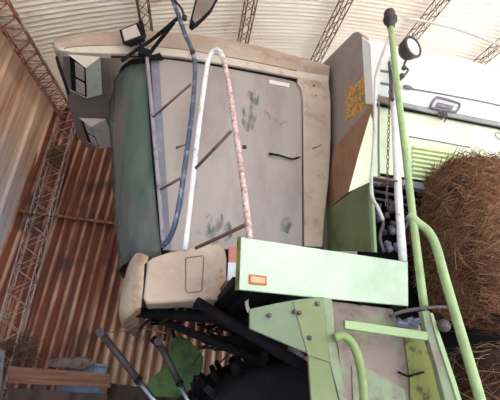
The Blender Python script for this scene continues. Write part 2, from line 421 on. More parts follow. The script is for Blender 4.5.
# nest lodged in the post
nc=at(57,156,y=5.7); n=MB()
for k in range(260):
    d=V([random.gauss(0,1) for _ in range(3)]).normalized(); p=nc+V([random.gauss(0,.055),random.gauss(0,.05),random.gauss(0,.08)])
    n.tube([p-d*.09,p+V([random.gauss(0,.02) for _ in range(3)]),p+d*.09],.0035,seg=3,sub=2,cap=False)
tag(n.build('bird_nest','twig'),'scruffy bird nest of twigs lodged in the corner lattice post','nest')
# second twiggy tangle low on the post
nc=at(18,352,y=5.7); n=MB()
for k in range(200):
    d=V([random.gauss(0,1) for _ in range(3)]).normalized(); p=nc+V([random.gauss(0,.12),random.gauss(0,.05),random.gauss(0,.08)])
    n.tube([p-d*.1,p+V([random.gauss(0,.03) for _ in range(3)]),p+d*.1],.005,seg=3,sub=2,cap=False)
tag(n.build('twig_tangle','twig'),'tangle of dry twigs at the foot of the lattice corner post, above the planks','twigs')

# ------------------------------------------------------------------ bits at lower left
YB=5.0
e=empty('plank_fence',(at(60,370,y=YB).x,YB,0)); tag(e,'weathered wooden plank fence in front of the rusty corrugated wall','fence')
a=at(8,366,y=YB); b=at(110,374,y=YB); c=at(110,388,y=YB); d=at(8,383,y=YB)
MB().prism([a,b,c,d],(0,.03,0)).build('plank','wood',e,bevel=.004)
a=at(8,388,y=YB); b=at(107,394,y=YB); c=at(107,410,y=YB); d=at(8,406,y=YB)
MB().prism([a,b,c,d],(0,.03,0)).build('plank','wood_dark',e,bevel=.004)
a=at(8,416,y=YB); b=at(107,422,y=YB); c=at(107,440,y=YB); d=at(8,436,y=YB)
MB().prism([a,b,c,d],(0,.03,0)).build('plank','wood_dark',e,bevel=.004)
for px in (43,108):
    t=at(px,374,y=YB); w=.1 if px<100 else .03
    MB().box((t.x,YB+.06,(t.z-.06)/2),(w*1.3,.05,t.z-.06)).build('post','wood_dark' if px<100 else 'wood',e,bevel=.004)
t=at(104,382,y=YB); 
t2=at(118,388,y=5.4); mb=MB(); mb.prism([at(108,383,y=5.4),at(210,396,y=5.4),at(210,412,y=5.4),at(108,400,y=5.4)],(0,.04,0))
for px in (130,190):
    q=at(px,398,y=5.4); mb.box((q.x,5.46,q.z/2),(.08,.06,q.z))
tag(mb.build('wooden_rail','wood_dark',bevel=.004),'low dark timber rail behind the hydraulic rams','rail')
# barrel
bc=at(86,362,y=5.4); zt=bc.z
e=empty('blue_barrel',(bc.x,5.45,0)); tag(e,'faded blue plastic barrel behind the plank fence','barrel')
MB().lathe((bc.x,5.45,0),(0,0,1),[(0,.24),(.04,.27),(.4,.28),(.43,.295),(.46,.28),(.85,.28),(.88,.295),(.91,.28),(zt-.12,.27),(zt-.04,.25),(zt-.02,.22)],seg=40).build('drum','blue_plastic',e)
MB().ring((bc.x,5.45,zt-.03),(0,0,1),.245,.02).build('rim','blue_plastic',e)
mb=MB(); sc=at(74,363,y=5.07)
rows=[]
for i in range(13):
    th=math.pi*i/12; row=[]
    for j in range(21):
        ph=2*math.pi*j/20; p=V((math.sin(th)*math.cos(ph)*.28,math.sin(th)*math.sin(ph)*.055,math.cos(th)*.07))
        k=noise.noise(p*6)*.06; row.append(sc+p*(1+k*4)+V((0,0,.08*p.x)))
    rows.append(row)
mb.grid(rows); tag(mb.build('sack','sack'),'crumpled grey brown sack lying on plank fence and blue barrel','sack')
# grey sheeting at the very left
mb=MB(); rows=[]
gt=at(3,350,y=4.2)
for i in range(25):
    t=i/24; z=gt.z*(1-t)*1.0; row=[]
    for j in range(25):
        s=j/24-.5; wdt=(.22+.5*t)
        x=gt.x-.12+wdt*s*1.3+.02*noise.noise(V((s*6,t*6,0)))
        row.append(V((x,4.2-.25*math.cos(s*math.pi)*(.4+t)+.04*noise.noise(V((s*5,t*7,3))),z)))
    rows.append(row)
mb.grid(rows); tag(mb.build('cover_sheet','grey_cover',solid=.01,fix=False),'dull grey sheeting heaped at the bottom left corner','cover')

# ------------------------------------------------------------------ straw bales
def bale(name, x0,x1,y0,y1,z0,z1,n,label):
    e=empty(name,((x0+x1)/2,(y0+y1)/2,z0)); tag(e,label,'straw bale','straw bales stacked beside the machine')
    c=V(((x0+x1)/2,(y0+y1)/2,(z0+z1)/2)); h=V(((x1-x0)/2,(y1-y0)/2,(z1-z0)/2))
    def surf(d):
        # superellipsoid with lumps
        p=4.5
        k=(abs(d.x)**p+abs(d.y)**p+abs(d.z)**p)**(-1/p)
        q=V((d.x*h.x,d.y*h.y,d.z*h.z))*k
        q=c+q*(1+.07*noise.noise(q*2.2+V((n,0,0)))+.03*noise.noise(q*7))
        q.z=min(max(q.z,z0),z1+.05)
        if q.z>2.7: q.y=min(q.y,2.17)
        return q
    mb=MB(); rows=[]
    for i in range(41):
        th=math.pi*i/40
        rows.append([surf(V((math.sin(th)*math.cos(2*math.pi*j/64),math.sin(th)*math.sin(2*math.pi*j/64),math.cos(th))).normalized()*.0+ V((math.sin(th)*math.cos(2*math.pi*j/64),math.sin(th)*math.sin(2*math.pi*j/64),math.cos(th)))) for j in range(65)])
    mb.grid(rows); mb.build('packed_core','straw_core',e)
    st=MB()
    for k in range(n):
        d=V([random.uniform(-1,1) for _ in range(3)]); 
        if random.random()<.62: d.y=-1.0
        elif random.random()<.5: d.x=-1.0
        m=max(abs(d.x),abs(d.y),abs(d.z)); d/=m
        p=surf(d); nrm=(p-c); nrm=V((nrm.x/h.x,nrm.y/h.y,nrm.z/h.z)); nn=V([math.copysign(abs(t)**5,t) for t in nrm]); 
        nn=nn.normalized() if nn.length>1e-5 else V((0,-1,0))
        ang=random.gauss(0,.6); flow=V((math.cos(ang),.0,math.sin(ang)))
        if noise.noise(p*1.7)>.12: flow=V((math.sin(ang)*.6,.0,math.cos(ang)))
        if abs(nn.x)>.7: flow=V((0,math.cos(ang),math.sin(ang)))
        if abs(nn.z)>.7: flow=V((math.cos(ang),math.sin(ang),0))
        L=random.uniform(.05,.17); lift=random.uniform(.0,.05)
        b=nn.cross(flow)*random.gauss(0,.03)
        p=p+nn*random.uniform(-.005,.02)
        st.tube([p-flow*L,p+b+nn*lift*.7,p+flow*L+nn*random.uniform(-.02,.04)+b*.3],random.uniform(.001,.0024),seg=3,sub=2,cap=False)
    tag(st.build('loose_straw','straw',e,fix=False),kind='stuff')
    return e
zmid=at(465,322,y=1.84).z
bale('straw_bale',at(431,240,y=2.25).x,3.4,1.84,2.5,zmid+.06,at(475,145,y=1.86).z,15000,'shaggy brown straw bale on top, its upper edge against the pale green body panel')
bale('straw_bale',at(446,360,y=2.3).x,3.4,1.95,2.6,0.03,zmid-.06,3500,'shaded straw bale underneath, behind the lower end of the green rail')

# ------------------------------------------------------------------ the combine harvester
H=empty('combine_harvester',(.8,3.6,0))
tag(H,'old pale green and beige combine harvester parked under the shed roof, cab seen from below','combine harvester')
YS=3.0
# --- cab roof
lip=[(60,51),(75,53),(107,54),(140,54),(180,57),(212,62),(258,70),(297,78),(329,84)]
grv=[(57,48),(74,46.5),(107,45),(140,45.5),(180,49),(212,54),(258,62.5),(297,71),(329,76)]
mid=[(53,44),(72,40),(106,38),(140,38),(180,41),(214,46),(260,55),(299,64),(330,71)]
top=[(55,39),(70,35.5),(105,31.5),(140,30.5),(182,32.5),(216,37),(262,46.5),(300,57),(331,66)]
rows=[]
for i in range(9):
    l=at(*lip[i],y=YS); g=at(*grv[i],y=YS-.025); m_=at(*mid[i],y=YS-.03); t=at(*top[i],y=YS+.06)
    zb=l.z
    rows.append([V((l.x,4.74,zb)),V((l.x,YS+.05,zb)),l,g,m_,t,V((t.x,YS+.3,t.z+.09)),V((t.x,3.9,t.z+.14)),V((t.x,4.6,t.z+.08)),V((t.x-.02,4.78,t.z)),V((l.x,4.79,g.z))])
# front nose: rounded in plan
f0=rows[0]; 
nose=[V((p.x-(.12*math.sin(math.pi*min(1,max(0,(p.y-2.9)/1.9)))+.0), p.y+(.04 if p.y<3.2 else -.03), p.z+(.02 if k in(0,1,2,10) else (-.03 if k in (5,6,7,8,9) else 0)))) for k,p in enumerate(f0)]
rows=[nose]+rows
mb=MB(); nr=len(rows[0]); 
for r in rows: mb.v+=r
for i in range(len(rows)-1):
    for j in range(nr):
        j2=(j+1)%nr
        mi = 1 if j in (2,) else 0
        mb.face([i*nr+j,i*nr+j2,(i+1)*nr+j2,(i+1)*nr+j],mi)
mb.face(range(nr)[::-1]); mb.face([(len(rows)-1)*nr+j for j in range(nr)])
mb.build('cab_roof',['cab_beige','cream'],H,bevel=.018,seg=3)
# visor panel under the front overhang
ZV=4.15
pv=[at(63,56,z=ZV),at(110,58,z=ZV),at(119,146,z=ZV),at(101,149,z=ZV),at(88,148.5,z=ZV),at(77,137,z=ZV),at(68,103,z=ZV),at(62,76,z=ZV)]
visor=MB().prism(pv,(0,0,.05)).build('visor_panel','visor',H,bevel=.008); lab(visor,'grey brown underside panel')
MB().prism([at(*p,y=YS-.02) for p in [(55,57),(57.5,55),(61,66),(64,77),(62,78),(58,68)]],(0,.25,0)).build('air_slot','rubber',H)
MB().tube([at(*p,y=YS+.0) for p in [(110,57),(150,57),(180,60),(212,64.5),(258,72.5),(297,80)]],.009,seg=6,sub=2).build('roof_gasket','rubber',H)
MB().tube([at(*p,y=YS-.028) for p in [(64,48.5),(74,46.5),(107,45),(140,45.5),(180,49),(212,54),(258,62.5),(297,71)]],.004,seg=6,sub=2).build('roof_seam','tank_brown',H)
# visor lamps
def vlamp(p_near_f,p_near_r,p_far_r,p_far_f,q_near_f,q_near_r,q_far_r,q_far_f,zl):
    base=[at(*p,z=ZV-.001) for p in (p_near_f,p_near_r,p_far_r,p_far_f)]
    low=[at(*p,z=zl) for p in (q_near_f,q_near_r,q_far_r,q_far_f)]
    mb=MB(); n=4; mb.v+=base+low
    # open front (side between near_f and far_f)
    mb.face([4,5,6,7],0); mb.face([0,1,5,4],1); mb.face([1,2,6,5],0); mb.face([2,3,7,6],1)
    o=mb.build('lamp_housing',['lamp_grey','cream'],H,solid=.008)
    lab(o,'grey scoop housing with twin dusty lamps')
    # dark back and two lenses in the opening
    ins=V((.008,0,0)); b0=base[0].lerp(low[0],.04)+ins; b1=base[3].lerp(low[3],.04)+ins; l0=low[0].lerp(base[0],.1)+ins; l1=low[3].lerp(base[3],.1)+ins
    d=MB().prism([b0,l0,l1,b1],(.012,0,.004)).build('recess','rubber',o)
    for s in (0,1):
        a0,a1=(.06,.46) if s==0 else (.54,.94)
        def q(u,v): return (b0.lerp(b1,u)).lerp(l0.lerp(l1,u),v)
        MB().prism([q(a0,.42),q(a0,.95),q(a1,.95),q(a1,.42)],(-.014,0,-.002)).build('lamp_lens','lens',o,bevel=.003)
vlamp((68,54.5),(100,57),(102,94),(70,90),(86,68),(100.5,57),(101.5,94),(87,98),4.06)
vlamp((79,118),(105.5,119),(115,145.5),(87,142),(91,127),(106,119.5),(115.5,146),(100,148),4.08)
# --- windshield
def arc(n0,bul,n1,k,n):
    t=k/n; s=math.sin(math.pi*t)**.5
    return V((n0.x+(n1.x-n0.x)*t-bul*s, n0.y+(n1.y-n0.y)*t, n0.z+(n1.z-n0.z)*t))
wt=at(150,60,y=YS+.03); wb=at(166.3,258,y=YS+.03)
rows=[]
for i in range(25):
    t=i/24; p=wt.lerp(wb,t); p.x-=.02*math.sin(math.pi*t)
    rows.append([arc(p,.50-.05*t,V((p.x,4.7,p.z)),k,24) for k in range(25)])
MB().grid(rows).build('windshield','windshield',H,solid=.008,fix=False)
mb=MB(); mb.tube([p+V((.0,0,-.01)) for p in rows[0]],.03,seg=8,sub=1); 
mb.build('windshield_seal','rubber',H)
MB().tube([r[-1] for r in rows],.035,seg=8,sub=1).build('far_pillar','rubber',H)
MB().tube([r[0]+V((.0,-.0,0)) for r in rows],.034,seg=8,sub=1).build('front_pillar','rubber',H)
# wiper blade and arm on the glass
MB().tube([at(114,66,y=3.3),at(128,60.5,y=3.2),at(148,62,y=3.05)],.016,seg=6).build('wiper_arm','rubber',H)
mb=MB(); mb.lathe(at(110,64,y=3.35),(0,-1,0),[(0,.03),(.05,.03),(.06,.015)],seg=12); mb.build('wiper_motor','rubber',H)
# --- door (dust covered glass)
dp=[(153,58),(180,60),(212,65),(258,73.5),(290,80),(297,82.5),(301,89),(302,100),(303,170),(303.5,246),(230,249),(168,251),(158,150)]
door=MB().prism([at(*p,y=YS+.01) for p in dp],(0,.035,0)).build('cab_door','glass_dusty',H,bevel=.004)
lab(door,'door of dust covered glass')
MB().tube([at(*p,y=YS) for p in [(200,62.5),(258,73),(290,79.5),(297,82.5),(301,89),(302.5,100),(303,170),(303.5,247)]],.008,seg=8,sub=3).build('door_seal','rubber',door)
MB().prism([at(*p,y=YS-.005) for p in [(150.5,60),(159,60),(171,250),(163,250)]],(0,.02,0)).build('door_frame','frame_blue',door,bevel=.004)
MB().prism([at(*p,y=YS+.004) for p in [(269.5,79.5),(289.5,83.5),(289.3,87.2),(269.3,83.3)]],(0,.005,0)).build('label_sticker','white_label',door)
mb=MB(); mb.tube([at(*p,y=YS-.02) for p in [(269,153.5),(280,155.5),(292,159),(300,157)]],[.011,.008],seg=8); mb.tube([at(270,154,y=YS-.02),at(270,154,y=YS+.02)],.008,seg=8); mb.tube([at(296,158,y=YS-.02),at(296,158,y=YS+.02)],.012,seg=8)
mb.build('door_handle','rubber',door)
mb=MB(); mb.ring(at(244.5,147,y=YS),(0,1,0),.018,.005,seg=16); mb.lathe(at(244.5,147,y=YS+.01),(0,-1,0),[(0,.012),(.01,.01)],seg=12); mb.build('keyhole','dark_steel',door)
# smeared wipe marks on the dust
def blob(cx,cy,rx,ry,rot,seed,name='smear'):
    pts=[]
    for k in range(20):
        a=2*math.pi*k/20; r=1+.35*noise.noise(V((math.cos(a)*2+seed,math.sin(a)*2,seed)))
        x=rx*math.cos(a)*r; y=ry*math.sin(a)*r; c,s=math.cos(rot),math.sin(rot)
        pts.append(at(cx+x*c-y*s,cy+x*s+y*c,y=YS+.0075))
    return MB().prism(pts,(0,.004,0))
def smear_mat():
    m=bpy.data.materials.new('wiped dust'); m.use_nodes=True; nt=m.node_tree; N=nt.nodes; L=nt.links
    b=N['Principled BSDF']; b.inputs['Base Color'].default_value=srgb((84,112,112)); b.inputs['Roughness'].default_value=.4
    tr=N.new('ShaderNodeBsdfTransparent'); mx=N.new('ShaderNodeMixShader'); n=N.new('ShaderNodeTexNoise'); n.inputs['Scale'].default_value=14; n.inputs['Detail'].default_value=8
    tc=N.new('ShaderNodeTexCoord'); mp=N.new('ShaderNodeMapping'); mp.inputs['Scale'].default_value=(1,1,.4); L.new(tc.outputs['Object'],mp.inputs[0]); L.new(mp.outputs[0],n.inputs['Vector'])
    r=N.new('ShaderNodeMapRange'); r.inputs['From Min'].default_value=.45; r.inputs['From Max'].default_value=.66; r.inputs['To Max'].default_value=.75; L.new(n.outputs[0],r.inputs[0])
    L.new(r.outputs[0],mx.inputs[0]); L.new(tr.outputs[0],mx.inputs[1]); L.new(b.outputs[0],mx.inputs[2]); L.new(mx.outputs[0],N['Material Output'].inputs['Surface']); return m
M['smear']=smear_mat()
blob(250,110,8,22,.1,1).build('smear','smear',door); blob(285,125,5,4,0,2).build('smear','smear',door); blob(268,116,11,2.5,.6,4).build('smear','smear',door); blob(216,228,18,15,0,5).build('smear','smear',door); blob(286,225,6,8,0,7).build('smear','smear',door)
# --- rear cab pillar
pp=[(298,77.5),(329,82),(331,100),(331,136),(329,180),(325,213),(323,247),(304.5,246.5),(304,170),(303,100),(301.5,89),(297.5,82)]
pil=MB().prism([at(*p,y=YS-.03) for p in pp],(0,.12,0)).build('rear_pillar','pillar',H,bevel=.012,seg=3)
for px,py,r in ((314,86,.016),(316,96,.011)):
    MB().lathe(at(px,py,y=YS-.025),(0,-1,0),[(0,r),(.008,r*.8)],seg=12).build('bolt','dark_steel',pil)
MB().tube([at(*p,y=YS-.035) for p in [(312,148.5),(317,147),(322,144.5)]],.004,seg=6).build('scratch','dark_steel',pil)
# --- cab shell behind the glass
x0,x1=-.35,1.3
mb=MB()
mb.prism([(x1-.02,YS+.1,2.2),(x1-.02,4.72,2.2),(x1-.02,4.72,4.4),(x1-.02,YS+.1,4.4)],(.04,0,0))
mb.prism([(-.1,4.68,2.2),(x1,4.68,2.2),(x1,4.68,2.6),(-.2,4.68,2.6)],(0,.04,0))
mb.prism([(-.1,YS+.1,2.15),(x1,YS+.1,2.15),(x1,4.72,2.15),(-.1,4.72,2.15)],(0,0,.05))
mb.build('cab_shell','visor',H)
# --- cab base: side step box with front corner
def py(pts,y): return [at(*p,y=y) for p in pts]
near=py([(147,262),(152,257.5),(170,251.5),(190,247.5),(205,244.5),(218,243.5),(225,249),(227,258),(226,296),(222,299.5),(180,302),(146,304),(143,298)],2.78)
far=[p+V((0,.5,0)) for p in near]
sb=MB().hull2(near,far).build('step_box','cab_beige',H,bevel=.02,seg=3)
mb=MB(); fr=py([(185.5,258),(203,255.5),(204,258),(202,290),(199,292),(187,292.5),(185.5,290)],2.775)
mb.tube(fr+[fr[0]],.0028,seg=6,sub=1); mb.build('flap_outline','brown_rod',sb)
MB().prism(py([(186.5,259),(202.5,256.8),(203,259),(201,289),(199,291),(188,291.5),(186.5,289)],2.776),(0,.012,0)).build('access_flap','cab_beige',sb,bevel=.002)
blb=MB().prism(py([(216,276),(221,266),(225,275),(225,288),(219,290)],2.776),(0,.004,0)); M['rusty_stain']=mat('rust stain',(160,122,102),(178,156,144),.7,25,.8,bump=0); blb.build('rust_stain','rusty_stain',sb)
# rounded front corner
mb=MB(); rows=[]
n0=py([(146,262),(145,280),(143,305)],2.80)
for i in range(13):
    t=i/12
    a=at(148.5,257.5,y=2.80).lerp(at(141,306,y=2.80),t)
    row=[]
    for k in range(17):
        ph=math.pi*.5*k/16; s=1-.25*(2*t-1)**4
        bx=.19
        row.append(V((a.x-bx*math.sin(ph)*s, a.y+.5*(1-math.cos(ph))*1.0, a.z+ (.08-.19*t)*math.sin(ph))))
    row += [V((row[-1].x+.02,4.5,row[-1].z))]
    rows.append(row)
cap=[p+V((.02,.03,0)) for p in rows[0]]
mb.grid(rows); mb.build('front_corner','cab_tan',H,solid=.02,fix=False)
# top ledge of the front corner + fill
mb=MB(); topr=[V(p) for p in rows[0]]; botr=[V(p) for p in rows[-1]]
mb.v+=topr; mb.face(range(len(topr))); o=len(mb.v); mb.v+=botr; mb.face([o+i for i in range(len(botr))])
mb.build('corner_cap','cab_tan',H,solid=.01)
MB().prism(py([(144.5,264),(147,262),(145.5,303),(142.5,303)],2.79),(0,.2,0)).build('gap_seal','rubber',H)
# --- red and white marker board
rf=MB().prism(py([(229,247),(239.5,245),(239.5,262.5),(228.5,262)],2.45),(0,.02,0)).build('marker_board','red_refl',H,bevel=.003)
MB().prism(py([(228.5,262),(239.5,262.5),(237.5,279),(227.5,280)],2.45),(0,.02,0)).build('marker_stripe','white_refl',rf,bevel=.003)
MB().prism(py([(239.8,240),(243.5,240),(240,285),(237,284)],2.5),(0,.03,0)).build('marker_bracket','dark_steel',rf)
mb=MB(); mb.prism(py([(225,281),(238,281),(236,288),(227,296)],2.5),(0,.25,0)); M['ochre']=mat('ochre grime',(120,98,62),(84,66,48),.5,14,.8); mb.build('under_bracket','ochre',H)
mb=MB(); mb.tube(py([(238,286),(246,296),(247,305),(249,312)],2.4),.012,seg=8); mb.lathe(at(239,291,y=2.35),(0,-1,0),[(0,.02),(.02,.018)],seg=12); mb.build('cable_loop','white_paint',H)
# --- walkway: fascia and deck
YF=2.05
fp=py([(241,237),(300,246),(408,262),(408.5,306),(300,296),(239,289.5)],YF)
fas=MB().prism(fp,(0,.02,0)).build('walkway_fascia','fascia',H,bevel=.004); lab(fas,'bleached pale green walkway edge panel')
l=at(241,237,y=YF); lb=at(239,289.5,y=YF)
MB().prism([l,lb,lb+V((-.018,.03,.0)),l+V((-.018,.03,.01))],(.006,.01,0)).build('fascia_end','olive_dark',fas)
r=at(408,262,y=YF); rb=at(408.5,306,y=YF)
MB().prism([r,rb,rb+V((.05,.1,0)),r+V((.05,.1,0))],(.004,.006,0)).build('fascia_end','tube_green',fas)
rl=MB(); rl.prism(py([(249,274),(267,276),(267,285.5),(249,284)],YF-.008),(0,.01,0)); ro=rl.build('side_reflector','orange_rim',fas,bevel=.004)
MB().prism(py([(251,276),(265,278),(265,283.5),(251,282)],YF-.012),(0,.008,0)).build('reflector_lens','orange',ro,bevel=.002)
zd=lb.z+.03
mb=MB(); mb.prism([(l.x-.02,YF+.06,zd),(r.x,YF+.06,zd),(r.x,2.98,zd),(l.x-.02,2.98,zd)],(0,0,.05))
for k in range(5):
    x=l.x+.1+.22*k; mb.box((x,2.5,zd-.02),(.03,.85,.03))
mb.build('walkway_deck','shaded_black',H)
# --- hoop handrail
hoop=[at(185,250,y=2.62),at(192,188,y=2.58),at(199,125,y=2.52),at(204.5,84,y=2.46),at(208,62,y=2.42),at(213,51.5,y=2.38),at(219,51,y=2.34),at(224,60,y=2.3)]
mb=MB(); mb.tube(hoop,.0205,seg=12,mi=0)
hp=mb.build('hoop_handrail','white_paint',H)
MB().tube([at(223.5,59,y=2.3),at(228,80,y=2.27),at(234,120,y=2.22),at(240,160,y=2.17),at(246,205,y=2.12),at(250,240,y=2.09)],.0205,seg=12).build('handrail_leg','pink_paint',hp)
lab(hp,'white hoop handrail with one rusted leg')
MB().tube([at(195,169,y=2.56),at(231,131,y=2.21)],.013,seg=8).build('rung','brown_rod',hp)
MB().tube([at(196,248,y=2.6),at(222,236,y=2.35),at(247,224,y=2.11)],.013,seg=8,sub=2).build('rung','brown_rod',hp)
# --- mirror frame
mf=MB().tube([at(147,58,y=2.88),at(150,90,y=2.87),at(154.5,140,y=2.86),at(159.5,195,y=2.85),at(163.5,247,y=2.84)],.018,seg=10).build('mirror_frame','lilac_steel',H)
MB().tube([at(171.5,-4,y=2.6),at(178,14,y=2.6),at(185,34,y=2.6),at(192,50,y=2.6),at(195,66,y=2.6),at(194,90,y=2.6),at(190.5,125,y=2.6),at(185,165,y=2.61),at(180,200,y=2.64),at(175,224,y=2.68),at(169,239,y=2.75),at(163,246,y=2.82)],.021,seg=12).build('frame_tube','blue_steel',mf)
MB().tube([at(171,-4,y=2.57),at(181,8,y=2.57),at(184.5,18,y=2.57)],.012,seg=8).build('brace','dark_steel',mf)
for pts in ([(152,118),(191,84)],[(158.5,190.5),(183,177)]):
    MB().tube([at(*pts[0],y=2.86),at(*pts[1],y=2.61)],.011,seg=8).build('rung','brown_rod',mf)
MB().tube([at(176,148,y=2.62),at(187,144,y=2.61)],[.012,.004],seg=8).build('rung_stub','brown_rod',mf)
MB().tube([at(122,61,y=2.9),at(135,51,y=2.9),at(150,41,y=2.88),at(165,29,y=2.7),at(179,17,y=2.6)],.017,seg=8).build('support_arm','rubber',mf)
MB().tube([at(146,60,y=2.9),at(153,49,y=2.88),at(164,35,y=2.75),at(174,22,y=2.62)],.02,seg=8).build('support_arm','rubber',mf)
mb=MB(); mb.box(at(144,53,y=2.9),(.1,.06,.09)); mb.prism(py([(148,56),(160,52),(164,58.5),(149,59)],2.92),(0,.03,0)); mb.build('mount_bracket','rubber',mf,bevel=.01)
for p in ((184.5,19.5),(192.5,53.5)):
    MB().lathe(at(*p,y=2.6),(0,-1,0),[(0,.024),(.035,.024),(.045,.014)],seg=12).build('clamp','dark_steel',mf)
# mirror
mq=[(198,-6),(192,18),(191,24),(194,27.5),(200,23),(212,11),(219,-2),(222,-10)]
a_=[at(*p,y=2.45) for p in mq]
mi_=MB().prism(a_,(-.02,.05,0)).build('wing_mirror','rubber',mf,bevel=.01)
cen=sum(a_,V((0,0,0)))/len(a_)
MB().prism([cen+(p-cen)*.84+V((-.008,-.008,.018)) for p in a_],(0,.01,0)).build('mirror_back','visor',mi_)
# --- rectangular work lamp on the roof edge
q=[at(*p,y=2.82) for p in [(120,30),(137,23),(142.5,36),(123.5,43)]]
cq=sum(q,V((0,0,0)))/4
wl=MB(); back=[cq+(p-cq)*.8+V((.05,.07,.0)) for p in q]; q2=[cq+(p-cq)*1.12 for p in q]; wl.hull2(q2,back)
wlo=wl.build('roof_lamp','rubber',H,bevel=.008)
MB().prism([cq+(p-cq)*.84+V((0,-.006,0)) for p in q],(0,.008,0)).build('lamp_lens','lens',wlo,bevel=.002)
MB().tube([at(138,38,y=2.87),at(141,45,y=2.88),at(143,53,y=2.9)],.013,seg=8).build('lamp_bracket','rubber',wlo)
mb=MB(); mb.prism([at(*p,y=2.84) for p in [(138,21.5),(142.5,20.5),(145,32),(143,36.5)]],(.01,.05,0)); mb.build('lamp_side','rubber',wlo)
# --- grain tank front panels (plane x = const)
XT=1.36
def px_(pts,x): return [at(*p,x=x) for p in pts]
g=MB().prism(px_([(321,66),(326,60),(353,33),(357,31.5),(366,38),(373,181),(346,197),(306,222),(309,150)],XT+.02),(.03,0,0)).build('tank_front_panel','tank_grey',H,bevel=.004); lab(g,'dusty grey front panel with yellow lettering')
MB().prism(px_([(361.5,36.5),(370.5,43.5),(373,104),(365.5,104)],XT-.005),(.02,0,0)).build('corner_strip','body_white',H,bevel=.004)
MB().prism(py([(372,103),(374,180),(349,191.5),(360,150),(371,113)],2.19),(0,.012,0)).build('corner_panel','body_green',H)
bp=MB().prism(px_([(372,104),(372.5,114),(349.5,190.5),(321.5,214.5),(327,185),(335,147),(352,126)],XT-.03),(.02,0,0)).build('front_flap','tank_brown',H,bevel=.003); lab(bp,'weathered brown sloping panel')
gb=MB().prism(px_([(321,214.5),(367.5,180.5),(371.5,252),(320.5,250)],XT-.04),(.012,0,0)).build('side_guard','mid_green',H,bevel=.002); lab(gb,'olive green guard panel')
MB().prism(px_([(367.5,180.5),(371,180),(374.5,252),(371.5,252)],XT-.045),(.02,0,0)).build('guard_edge','pale_green',gb)
# yellow lettering, worn
mb=MB(); random.seed(3)
for row,(xa,ya,xb,yb) in enumerate([(346,97,364,80),(345.5,108,366,90),(345.5,119,367,101)]):
    n=5
    for k in range(n):
        t=(k+.5)/n; cx=xa+(xb-xa)*t; cy=ya+(yb-ya)*t
        for s in range(5):
            x=cx+random.uniform(-1.3,1.3); y=cy+random.uniform(-3.,3.)
            dx,dy=random.choice([(0.4,3.4),(1.8,-1.7),(1.2,2.6),(1.6,-2.6)])
            w=.62
            nx,ny=(-dy,dx); L=math.hypot(nx,ny); nx,ny=nx/L*w,ny/L*w
            mb.prism(px_([(x-dx+nx,y-dy+ny),(x+dx+nx,y+dy+ny),(x+dx-nx,y+dy-ny),(x-dx-nx,y-dy-ny)],XT+.016),(.004,0,0))
lab(mb.build('yellow_lettering','yellow',g),'worn yellow lettering')
random.seed(11)
# --- body side
YBd=2.22
def line(p,q,x): return p[1]+(q[1]-p[1])*(x-p[0])/(q[0]-p[0])
bw=MB().prism(py([(371,44),(400,47),(425,52),(465,59),(500,69),(560,86),(560,140),(500,122),(431,110),(400,104),(372,98)],YBd),(0,.03,0)).build('upper_body_panel','body_white',H,bevel=.006); lab(bw,'white upper side panel')
bg=MB().prism(py([(373,99),(431,111),(500,124),(560,141),(560,215),(432,187),(374,179)],YBd+.03),(0,.02,0)).build('lower_body_panel','body_green',H); lab(bg,'pale green lower side panel')
# body bulk behind so that it has depth
mb=MB(); c0=at(371,46,y=YBd); c1=at(374,178,y=YBd)
mb.box(((XT+.06+4.0)/2,(YBd+.06+4.6)/2,(c0.z+c1.z)/2+.1),(4.0-XT-.06,4.6-YBd-.06,abs(c0.z-c1.z)+.1)); mb.build('grain_tank','body_white',H)
MB().prism(py([(395,100),(431,108),(500,121.5),(560,139),(560,144),(500,126),(431,112.5),(395,104.5)],YBd-.02),(0,.03,0)).build('moulding','mould',H,bevel=.004)
MB().prism(py([(373,102.5),(431,112.5),(500,126),(560,144),(560,146),(500,127.6),(431,114),(373,104)],YBd-.005),(0,.02,0)).build('moulding_gap','rubber',H)
MB().tube(py([(412,89),(450,95.5),(500,105.5),(560,120)],YBd-.03),.008,seg=8,sub=3).build('grab_rod','rod_grey',H)
MB().lathe(at(403,86,y=YBd-.03),at(418,90,y=YBd-.03)-at(403,86,y=YBd-.03),[(0,.006),(.015,.018),(.05,.022),(.08,.014),(.09,.006)],seg=14).build('grab_knob','rod_grey',H)
# latch
out=py([(430.5,106),(435,98.5),(440,98),(458,103),(459.5,106),(457,111),(453,111.5),(432,108)],YBd-.03)
la=MB(); la.tube(out+[out[0]],.011,seg=8,sub=2); la.prism(py([(438,102),(454,106),(452,109.5),(437,106.5)],YBd-.03),(0,.02,0)); lo=la.build('panel_latch','rod_grey',H)
hk=MB(); hk.tube(py([(440,110),(438,115),(441,119),(444,116),(443,111)],YBd-.05),.006,seg=6); hk.tube(py([(446,111),(447,117),(444,122)],YBd-.05),.006,seg=6); hk.box(at(443,113,y=YBd-.04),(.06,.02,.03)); hk.build('latch_hook','machinery',lo)
# louvres and rod
MB().tube(py([(409,136.5),(438,141.5),(470,147.5)],YBd-.005),.006,seg=8,sub=1).build('louvre_rod','rod_grey',H)
lv=MB()
for k in range(7):
    y=145+k*4.4; lv.prism(py([(413,y),(462,y+8),(462,y+10.2),(413,y+2.2)],YBd+.0),(0,.03,-.012))
lv.build('louvre','louvre',H)
MB().ring(at(499,136,y=YBd-.01),(0,1,0),.035,.004).build('pull_ring','machinery',H)
for y in (69.5,82): MB().prism(py([(380.5,y),(388.5,y+1.2),(388.5,y+3.4),(380.5,y+2.2)],YBd-.004),(0,.01,0)).build('vent_slot','rod_grey',H)
mb=MB(); mb.prism(py([(381,95.5),(391,98),(390.5,104),(380.5,101)],YBd-.02),(0,.02,0)); mb.build('rusty_tab','rusty_stain',H)
